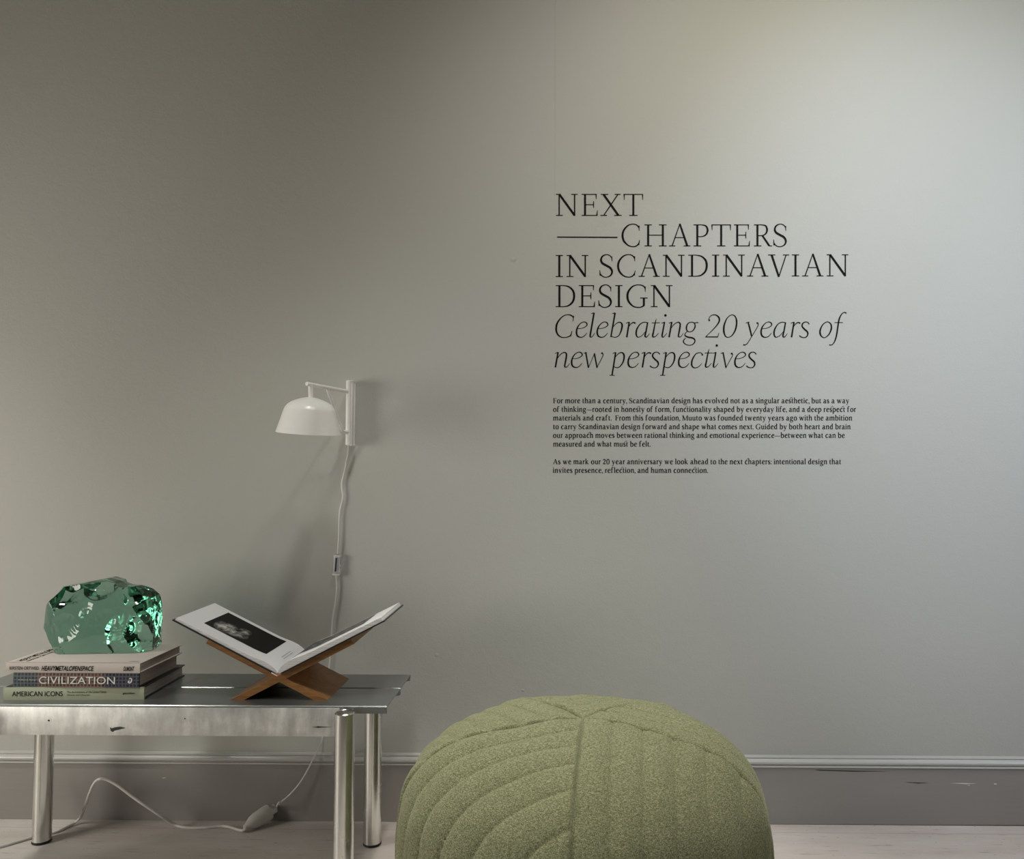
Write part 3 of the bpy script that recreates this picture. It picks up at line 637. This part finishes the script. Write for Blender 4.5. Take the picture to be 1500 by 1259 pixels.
def top_text(txt, xa, xb, y0, y1, shear, bold, parent, name):     # read from the left: running away from the spine
    Mt = M3 @ Matrix(((0, 0, 1, 0), (1, 0, 0, 0), (0, 1, 0, .0224), (0, 0, 0, 1)))
    T_ = Matrix(((0, 0, -1, 0), (1, 0, 0, 0), (0, -1, 0, 0), (0, 0, 0, 1)))
    # text x -> +y on the cover, text z -> -x
    MM = M3 @ Matrix(((0, 0, -1, 0), (1, 0, 0, 0), (0, 1, 0, .0225), (0, 0, 0, 1)))
    return spine_text(txt, y0, y1, -(xa+xb)/2, abs(xb-xa), 0, shear, bold, M_ink, parent, name, MM)
top_text('HEAVYMETALOPENSPACE', -L3/2+.014, -L3/2+.030, .012, .186, .2, .03, bk3, 'cover_title')
top_text('KIRSTEN ORTWED', -L3/2+.036, -L3/2+.044, .012, .11, .0, .02, bk3, 'cover_author')
spine_text('DUMONT', L3/2-.034, L3/2-.012, -.012, .004, 0, .2, .04, M_ink, bk3, 'cover_mark', M3 @ Matrix(((1, 0, 0, 0), (0, 0, 1, .03), (0, 1, 0, .0225), (0, 0, 0, 1))))
ZT = z2 + .0223

# ------------------------------------------------------------------ glass block
def glass():
    import bmesh
    gY = 1.972; c = at(150, 905, gY); s = (gY/FPX)/5.0*.965
    base = ZT
    bm = bmesh.new(); bmesh.ops.create_icosphere(bm, subdivisions=7, radius=1)
    out = [(345,480),(362,370),(385,285),(425,205),(480,140),(600,112),(705,92),(830,92),(905,106),(1010,112),(1090,165),(1140,215),(1160,300),(1162,480),(1152,600)]
    planes = []
    for i in range(len(out)-1):
        (x0, y0), (x1, y1) = out[i], out[i+1]
        a = Vector(((x0-750)*s, 0, -(y0-375)*s)); b = Vector(((x1-750)*s, 0, -(y1-375)*s))
        d = (b - a).normalized(); nn = Vector((-d.z, 0, d.x))
        if nn.dot(a) < 0: nn = -nn
        nn = (nn + Vector((0, random.uniform(-.22, .30), 0))).normalized()
        planes.append((nn, nn.dot((a+b)/2)*1.0))
    hz = c.z - base
    planes.append((Vector((0, 0, -1)), hz))
    planes.append((Vector((-.82, -.1, -.55)).normalized(), .118))
    for n_, d_ in [((.03, -1, .06), .062), ((-.02, -1, .44), .071), ((.12, -1, .46), .073), ((-.62, -1, -.12), .094), ((.30, -1, .12), .078), ((.1, -1, -.35), .073),
                   ((0, 1, .1), .062), ((-.3, 1, .35), .075), ((.35, 1, .3), .075), ((.1, -.7, 1), .098), ((-.30, -.5, 1), .103)]:
        v = Vector(n_).normalized(); planes.append((v, d_))
    def W_(px, py, y): return Vector(((px-750)*s, y, -(py-375)*s))
    scoops = [(W_(1085, 120, -.080), .056, .0022), (W_(1240, 470, -.085), .078, .0030), (W_(1230, 270, -.09), .050, .0015), (W_(560, 60, -.115), .088, .0012),
              (W_(300, 300, -.16), .112, .0010), (W_(330, 600, -.10), .066, .0010), (W_(700, 210, -.195), .139, .0020), (W_(600, 390, -.185), .1255, .0022), (W_(900, 330, -.24), .182, .0014), (W_(820, 580, -.170), .112, .0012),
              (W_(1000, 60, .05), .05, .001), (W_(520, 70, .06), .055, .001), (W_(690, 715, -.115), .056, .0010), (W_(960, 705, -.115), .056, .0010), (W_(455, 470, -.17), .112, .0014), (W_(1200, 660, -.04), .035, .0006),
              (W_(800, 60, -.06), .052, .001), (W_(640, 300, .17), .115, .001), (W_(900, 480, .18), .124, .001), (W_(480, 520, .15), .098, .001)]
    for v in bm.verts:
        d = v.co.normalized(); r = 9
        for n_, k in planes:
            q = d.dot(n_)
            if q > 1e-4: r = min(r, k/q)
        for cc, rad, rip in scoops:
            b = d.dot(cc); disc = b*b - cc.length_squared + rad*rad
            if disc > 0:
                t = b - sqrt(disc)
                if 0 < t < r:
                    p = d*t; e = (p - (cc - cc.normalized()*rad)).length
                    t -= rip*.30*sin(e*430)*max(0, 1 - e/.09)
                    r = t
        p = d*r
        p = p + d*(mnoise.noise(p*45)*.0006 + mnoise.noise(p*20 + Vector((3, 1, 7)))*.0022)
        p.z = max(p.z, -hz + .0002)
        v.co = p + c
    m = MB(); bm.verts.index_update()
    m.add([v.co.copy() for v in bm.verts], [[v.index for v in f.verts] for f in bm.faces], 0, True); bm.free()
    o = m.build('glass_block', M_glass, None, angle=26)
    me = o.data
    ctr = Vector((c.x, c.y, ZT))
    for v in me.vertices: v.co -= ctr
    o.location = ctr
    return tag(o, 'rough chunk of clear sea-green glass lying on the stacked books', 'glass chunk')
glass()

# ------------------------------------------------------------------ book stand and open book
SF, SB = 1.843, 2.03
kpx = SF/FPX
c0 = at(409, 994, SF); foot = .107; up = .186; th_ = .0142
ang = math.atan2(85, 167)
stand = thing('book_stand', (c0.x, (SF+SB)/2, BT), 'crossed oak book rest on the steel bench, carrying the open book', 'book stand')
crossz = BT + foot*sin(ang)
for sgn, dy in ((1, 0), (-1, .0006)):
    # panel leaning to the right (sgn 1) or left; feet cut level with the bench
    ux, uz = cos(ang)*sgn, sin(ang); nx, nz = -sin(ang)*sgn, cos(ang)
    h = th_/2
    def P(a, b): return (c0.x + ux*a + nx*b, crossz + uz*a + nz*b)
    lo1 = P(-foot, -h); 
    def cut(b):       # where the face at offset b meets the bench
        a = (BT - crossz - nz*b)/uz; return P(a, b)
    poly = [cut(-h), P(up, -h), P(up, h), cut(h)]
    MB().prism(poly, Matrix.Identity(4), SF+dy, SB-dy).build('panel', M_oak, stand)

BF, BB = 1.834, 2.042             # front and back of the open book
ob = thing('open_book', (c0.x, (BF+BB)/2, crossz+.01), 'black-bound photo book lying open on the crossed oak stand', 'book')
hinge = (c0.x, crossz + h/cos(ang) + .0006)
def half(sgn, width, thick, name):
    ux, uz = cos(ang)*sgn, sin(ang); nx, nz = -sin(ang)*sgn, cos(ang)
    def P(a, b): return (hinge[0] + ux*a + nx*b, hinge[1] + uz*a + nz*b)
    I = Matrix.Identity(4); g = .002
    cov = MB().prism([P(.0, 0), P(width, 0), P(width, .0028), P(.0, .0028)], I, BF-.002, BB+.002).build('cover', M_black, ob)
    def top(a):
        q = a/width
        return .003 + thick*(1-math.exp(-max(0, a-.001)/.012))*(1 - .28*q) + .004*math.exp(-((a-.035)/.03)**2)
    A = [width*(.012 + .97*((i/40)**1.4)) for i in range(41)]
    crv = [P(a, top(a)) for a in A]; bot = [P(A[-1]+.0, .003), P(A[0], .003)]
    poly = crv + bot
    blk = MB().prism(poly, I, BF, BB-.003, 0, False)
    for i in range(40): blk.m[2+i] = 1; blk.s[2+i] = True
    pb = blk.build('page_block', [M_pagesw, M_cardw], ob, angle=50)
    return P, top, pb
PL, TL, pbl = half(-1, .272, .0075, 'left'); PR_, TR, pbr = half(1, .272, .0125, 'right')
def printed(P, top, u0, u1, v0, v1, width, mat, parent, flip):
    m = MB(); n = 24; vs = []
    for i in range(n+1):
        a = width*(1 - (u0 + (u1-u0)*i/n)); x, z = P(a, top(a)+.0005)
        vs += [(x, BF + (BB-BF)*v0, z), (x, BF + (BB-BF)*v1, z)]
    m.add(vs, [(2*i, 2*i+2, 2*i+3, 2*i+1) for i in range(n)], 0, True)
    return m.build('photograph', mat, parent, normals=False)
printed(PL, TL, .19, .79, .24, .90, .272, M_pb[0], pbl, 0)
printed(PR_, TR, .24, .93, .30, .92, .272, M_pb[1], pbr, 1)
# tiny caption on the left page
V = []; m = MB()
for r in range(2):
    for k in range(7):
        a0 = .020 + r*.006; b0 = .36 + k*.045
        x0_, z0_ = PL(a0, TL(a0)+.0006); x1_, z1_ = PL(a0+.0016, TL(a0+.0016)+.0006)
        y0_ = BF+(BB-BF)*b0; y1_ = y0_ + (BB-BF)*.036
        m.add([(x0_, y0_, z0_), (x0_, y1_, z0_), (x1_, y1_, z1_), (x1_, y0_, z1_)], [(0, 1, 2, 3)])
m.build('caption', plain('grey_ink', (0.42, 0.42, 0.42), 0.7), pbl, normals=False)
MB().prism([(hinge[0]-.012, hinge[1]+.0055), (hinge[0], hinge[1]-.0002), (hinge[0]+.009, hinge[1]+.0042), (hinge[0]+.007, hinge[1]+.0065), (hinge[0], hinge[1]+.0035), (hinge[0]-.010, hinge[1]+.0078)], Matrix.Identity(4), BF-.0035, BF+.004).build('headband', M_red, ob)
MB().prism([(hinge[0]-.014, hinge[1]+.0068), (hinge[0]-.0005, hinge[1]-.0004), (hinge[0]+.0005, hinge[1]+.0008), (hinge[0]-.013, hinge[1]+.0082)], Matrix.Identity(4), BF-.004, BF-.002).build('spine_edge', M_cardw, ob)

# ------------------------------------------------------------------ wall lamp
a_top = at(511, 558, WALL-.04); a_bot = at(509.5, 652.5, WALL-.04)
zt_, zb_ = a_top.z, a_bot.z
TX = (a_top.x + a_bot.x)/2; TY = WALL - .046
lamp = thing('wall_lamp', (TX, WALL, zb_), 'cream white wall lamp with swivelling arm and dome shade, above the open book', 'lamp')
br = MB()
br.bbox((TX-.002, WALL-.040, zb_), (TX+.0055, WALL-.0003, zt_), .0012)
br.bbox((TX+.0050, WALL-.040, zb_+.001), (TX+.0098, WALL-.024, zt_-.001), .0006); br.bbox((TX+.0050, WALL-.012, zb_+.001), (TX+.0098, WALL-.0005, zt_-.001), .0006)
br.bbox((TX-.003, WALL-.042, zt_-.002), (TX+.0105, WALL-.0003, zt_+.001), .0006); br.bbox((TX-.003, WALL-.042, zb_-.001), (TX+.0105, WALL-.0003, zb_+.002), .0006)
br.build('wall_bracket', M_lamp, lamp)
MB().tube([(TX+.001, TY, zb_+.001), (TX+.001, TY, zt_-.001)], .0062, 24).build('pivot_tube', M_lamp, lamp)
st0 = Vector((TX, TY, at(513, 574, TY).z))
en = Vector((at(449, 563.5, 1.951).x, 1.951, st0.z + .0005))
TILT = Vector((0, 0, .0))
arm_r = .0053
MB().tube([st0, st0.lerp(en, .3), st0.lerp(en, .7), st0.lerp(en, .985), en], [arm_r, arm_r, arm_r, arm_r, arm_r-.0012], 24).build('arm', M_lamp, lamp)
zlow = at(511, 632.5, TY).z
dirv = (en - st0); dh = Vector((dirv.x, dirv.y, 0))
def pl(t, z): return Vector((st0.x + dh.x*t, st0.y + dh.y*t, z))
H_ = st0.z - zlow
strut = crom([pl(.0, zlow), pl(.09, zlow), pl(.14, zlow+.003), pl(.185, zlow+.014), pl(.31, zlow+H_*.44), pl(.42, zlow+H_*.72), pl(.495, st0.z-.012), pl(.515, st0.z-.003)], 6)
MB().tube(strut, .0036, 16).build('strut', M_lamp, lamp)
MB().tube([pl(.0, zlow-.001), pl(.05, zlow-.001), pl(.09, zlow)], [.0065, .006, .004], 16).build('strut_boss', M_lamp, lamp)
sc_ = st0.lerp(en, .905)
shade_top = at(456, 582.3, sc_.y).z
MS = Matrix.Translation((sc_.x, sc_.y, shade_top)) @ Matrix.Rotation(R_(4.0), 4, 'Y') @ Matrix.Rotation(R_(5.0), 4, 'X')
MB().tube([sc_ + Vector((0, 0, .001)), sc_ + Vector((0, 0, -.008)), Vector((sc_.x, sc_.y, shade_top+.006)), Vector((sc_.x, sc_.y, shade_top-.003))], [.0082, .0060, .0056, .0062], 24).build('stem', M_lamp, lamp)
HS = .0885
prof = [(.0001, 0), (.009, -.0003), (.020, -.0025), (.033, -.0068), (.044, -.0118), (.052, -.0175), (.0575, -.024), (.0612, -.031), (.0648, -.043), (.0700, -.061), (.0780, -HS)]
prof2 = [(p[0], p[1]) for p in crom(prof, 4)]
inner = [(max(.0001, r-.0014), z-.0012 if z > -.02 else z) for r, z in prof2][::-1]; inner[0] = (prof2[-1][0]-.0012, -HS)
sh = MB().lathe(prof2 + inner, 72, MS); sh.build('lamp_shade', M_lamp, lamp, angle=50)
MB().lathe([(.0001, -.016), (.014, -.017), (.021, -.030), (.024, -.042), (.020, -.056), (.010, -.064), (.0001, -.066)], 28, MS).build('bulb', plain('frosted_bulb', (.85, .84, .8), .4), lamp)
# cord down the wall, with inline switch and plug
yc = WALL - .008
cp = [at(511, 651, WALL-.02), at(510, 664, WALL-.014), at(505, 690, yc), at(500.5, 710, yc), at(502, 730, yc), at(497.5, 752, yc), at(496.5, 785, yc), at(495, 812, yc)]
cp2 = [at(492.7, 843, yc), at(493.2, 862, yc), at(491.5, 880, yc), at(487.5, 905, yc), at(485.5, 930, yc), at(483, 965, yc), at(480, 1010, yc), at(475, 1050, yc), at(473, 1072, yc-.005), at(470.5, 1088, yc-.02), at(461, 1108, WALL-.034), at(443, 1142, WALL-.04), at(425, 1164, WALL-.05), at(406, 1180, WALL-.062)]
cord = MB().tube(crom(cp, 8), .0026, 12); cord.tube(crom(cp2, 8), .0022, 12); cordo = cord.build('cord', M_cord, lamp)
s0, s1 = at(495, 813.5, yc), at(492.5, 842.5, yc)
cx, cz = (s0.x+s1.x)/2, (s0.z+s1.z)/2; hl = (s0.z-s1.z)/2
MSW = Matrix.Translation((cx, yc, cz)) @ Matrix.Rotation(R_(3.5), 4, 'Y')
sw = MB().bbox((-.0078, -.010, -hl), (.0088, .0065, hl), .003, MSW, 0, 3).build('inline_switch', M_clear, cordo)
MB().bbox((-.0025, -.0125, -hl*.62), (.0012, -.0095, hl*.75), .0008, MSW).build('rocker', plain('navy_rocker', (0.02, 0.025, 0.06), 0.4), sw)
MB().bbox((-.0085, -.0105, hl-.004), (.0095, .0068, hl+.0008), .001, MSW).build('end_cap', M_cord, sw)
MB().bbox((-.0085, -.0105, -hl-.0008), (.0095, .0068, -hl+.004), .001, MSW).build('end_cap', M_cord, sw)

# ------------------------------------------------------------------ extension cord with socket on the floor, lamp plug in it
def fl(x, y, h): return onz(x, y, h)
so1 = fl(394, 1190, .030); so0 = fl(364, 1209, .016)
dd = (so1 - so0).normalized(); Ls = (so1 - so0).length
ext = thing('extension_cord', (so0.x, so0.y, 0), 'white extension cord with a socket end looping over the floor under the bench', 'extension cord')
MB().tube([so0 - dd*.012, so0, so0 + dd*.010, so0 + dd*.022, so0 + dd*(Ls*.85), so1], [.006, .011, .0165, .019, .0208, .0205], 24).build('socket', plain('ivory_plastic', (0.62, 0.60, 0.55), .5), ext)
pg = MB().tube([so1 - dd*.001, so1 + dd*.006, so1 + dd*.018, so1 + dd*.020], [.0125, .0125, .0115, .008], 20)
pe = so1 + dd*.018
pg.build('plug', M_cord, lamp)
cord_tail = MB().tube(crom([cp2[-1] + Vector((.006, 0, .008)), cp2[-1], pe + dd*.006, pe], 6), .0022, 12)
cord_tail.build('cord_end', M_cord, cordo)
r_ = .0036
ep = [so0 - dd*.004, so0 - dd*.018 + Vector((0, 0, -.004)), fl(330, 1211, r_), fl(300, 1213, r_), fl(272, 1213, r_), fl(255, 1208, .010), at(236, 1196, 2.105), at(212, 1180, 2.09), at(192, 1166, 2.085), at(172, 1151, 2.08), at(156, 1142.6, 2.075), at(146, 1141.8, 2.07), at(138, 1148, 2.075), at(131, 1163, 2.085), at(124, 1183, 2.105), at(119, 1196, 2.12), fl(112, 1204, .009), fl(100, 1211, r_), fl(86, 1218, r_), fl(70, 1222, r_), fl(52, 1226, r_), fl(28, 1233, r_), fl(0, 1241, r_), fl(-40, 1250, r_), fl(-90, 1252, r_)]
MB().tube(crom(ep, 8), r_, 12).build('cord', M_cord, ext)

# ------------------------------------------------------------------ pouf
PCX, PCY = (857-823)/1180*1.6 - .004, 1.60
PH = at(857, 1044, PCY).z - .006
pouf = thing('pouf', (PCX, PCY, 0), 'large round pouf in quilted moss green wool, in front of the skirting beside the bench', 'pouf')
PROF = [(r*.948, z) for r, z in [(0, 0), (.1, -.005), (.2, -.014), (.26, -.026), (.3, -.042), (.33, -.063), (.352, -.090), (.367, -.130), (.374, -.19), (.374, -.26), (.365, -.33), (.345, -.39), (.31, -.43), (.26, -.447)]]
pc = crom(PROF, 12)
acc = [0]
for i in range(1, len(pc)): acc.append(acc[-1] + sqrt((pc[i][0]-pc[i-1][0])**2 + (pc[i][1]-pc[i-1][1])**2))
def prof_at(q):
    s = q*acc[-1]; i = 1
    while i < len(acc)-1 and acc[i] < s: i += 1
    t = (s-acc[i-1])/(acc[i]-acc[i-1]); return (pc[i-1][0]*(1-t)+pc[i][0]*t, pc[i-1][1]*(1-t)+pc[i][1]*t)
NS, NU = 300, 170
PR = [prof_at((i/NS)) for i in range(NS+1)]
SEAM0 = 265.3; SP = .0575
def pouf_pt(i, u, k):
    r, z = PR[i]; a0 = R_(SEAM0 + 72*k); ph = a0 + R_(72)*u
    m = sin(pi*u)
    q = r/.368
    rr = r*(1 - .045*m*min(1, q*1.2)); zz = z - .008*m*(q**2)*max(0, 1 - max(0, -z-.2)/.2) - .38*r*r*max(0, -sin(ph))*(1 + z/.447)
    return Vector((rr*cos(ph), rr*sin(ph), zz)), r*sin(R_(72)*u)
for k in range(5):
    base = [[pouf_pt(i, j/NU, k) for j in range(NU+1)] for i in range(NS+1)]
    vs = []
    for i in range(NS+1):
        for j in range(NU+1):
            p, d = base[i][j]
            i0, i1 = max(i-1, 0), min(i+1, NS); j0, j1 = max(j-1, 0), min(j+1, NU)
            if i == 0: nrm = Vector((0, 0, 1))
            else:
                nrm = (base[i1][j][0]-base[i0][j][0]).cross(base[i][j1][0]-base[i][j0][0])
                nrm = nrm.normalized() if nrm.length > 1e-12 else Vector((0, 0, 1))
                if nrm.dot(Vector((p.x, p.y, .05 + (p.z+.25)))) < 0: nrm = -nrm
            t = (d/SP) % 1.0
            puff = .0078*(max(0, sin(pi*t))**.36)
            # seam at both panel edges
            rad = sqrt(p.x*p.x+p.y*p.y); u = j/NU
            e = min(u, 1-u)*R_(72)*rad
            sm = 1 - max(0, 1 - e/.0055)**2
            nz = mnoise.noise(Vector((p.x*9+k*3, p.y*9, p.z*9)))*.004
            wr = mnoise.noise(Vector((p.x*38+k*3, p.y*38, p.z*20)))*.0012
            vs.append(p + nrm*(puff*sm*min(1, rad/.05) + (nz+wr)*sm - .0012*(1-sm)) + Vector((PCX, PCY, PH-.006)))
    fs = []
    for i in range(NS):
        for j in range(NU):
            a = i*(NU+1)+j
            fs.append((a, a+1, a+NU+2, a+NU+1))
    MB().add(vs, fs, 0, True).build('panel', M_fabric, pouf, angle=75, normals=False)
zb0 = PH - .006 + PROF[-1][1]
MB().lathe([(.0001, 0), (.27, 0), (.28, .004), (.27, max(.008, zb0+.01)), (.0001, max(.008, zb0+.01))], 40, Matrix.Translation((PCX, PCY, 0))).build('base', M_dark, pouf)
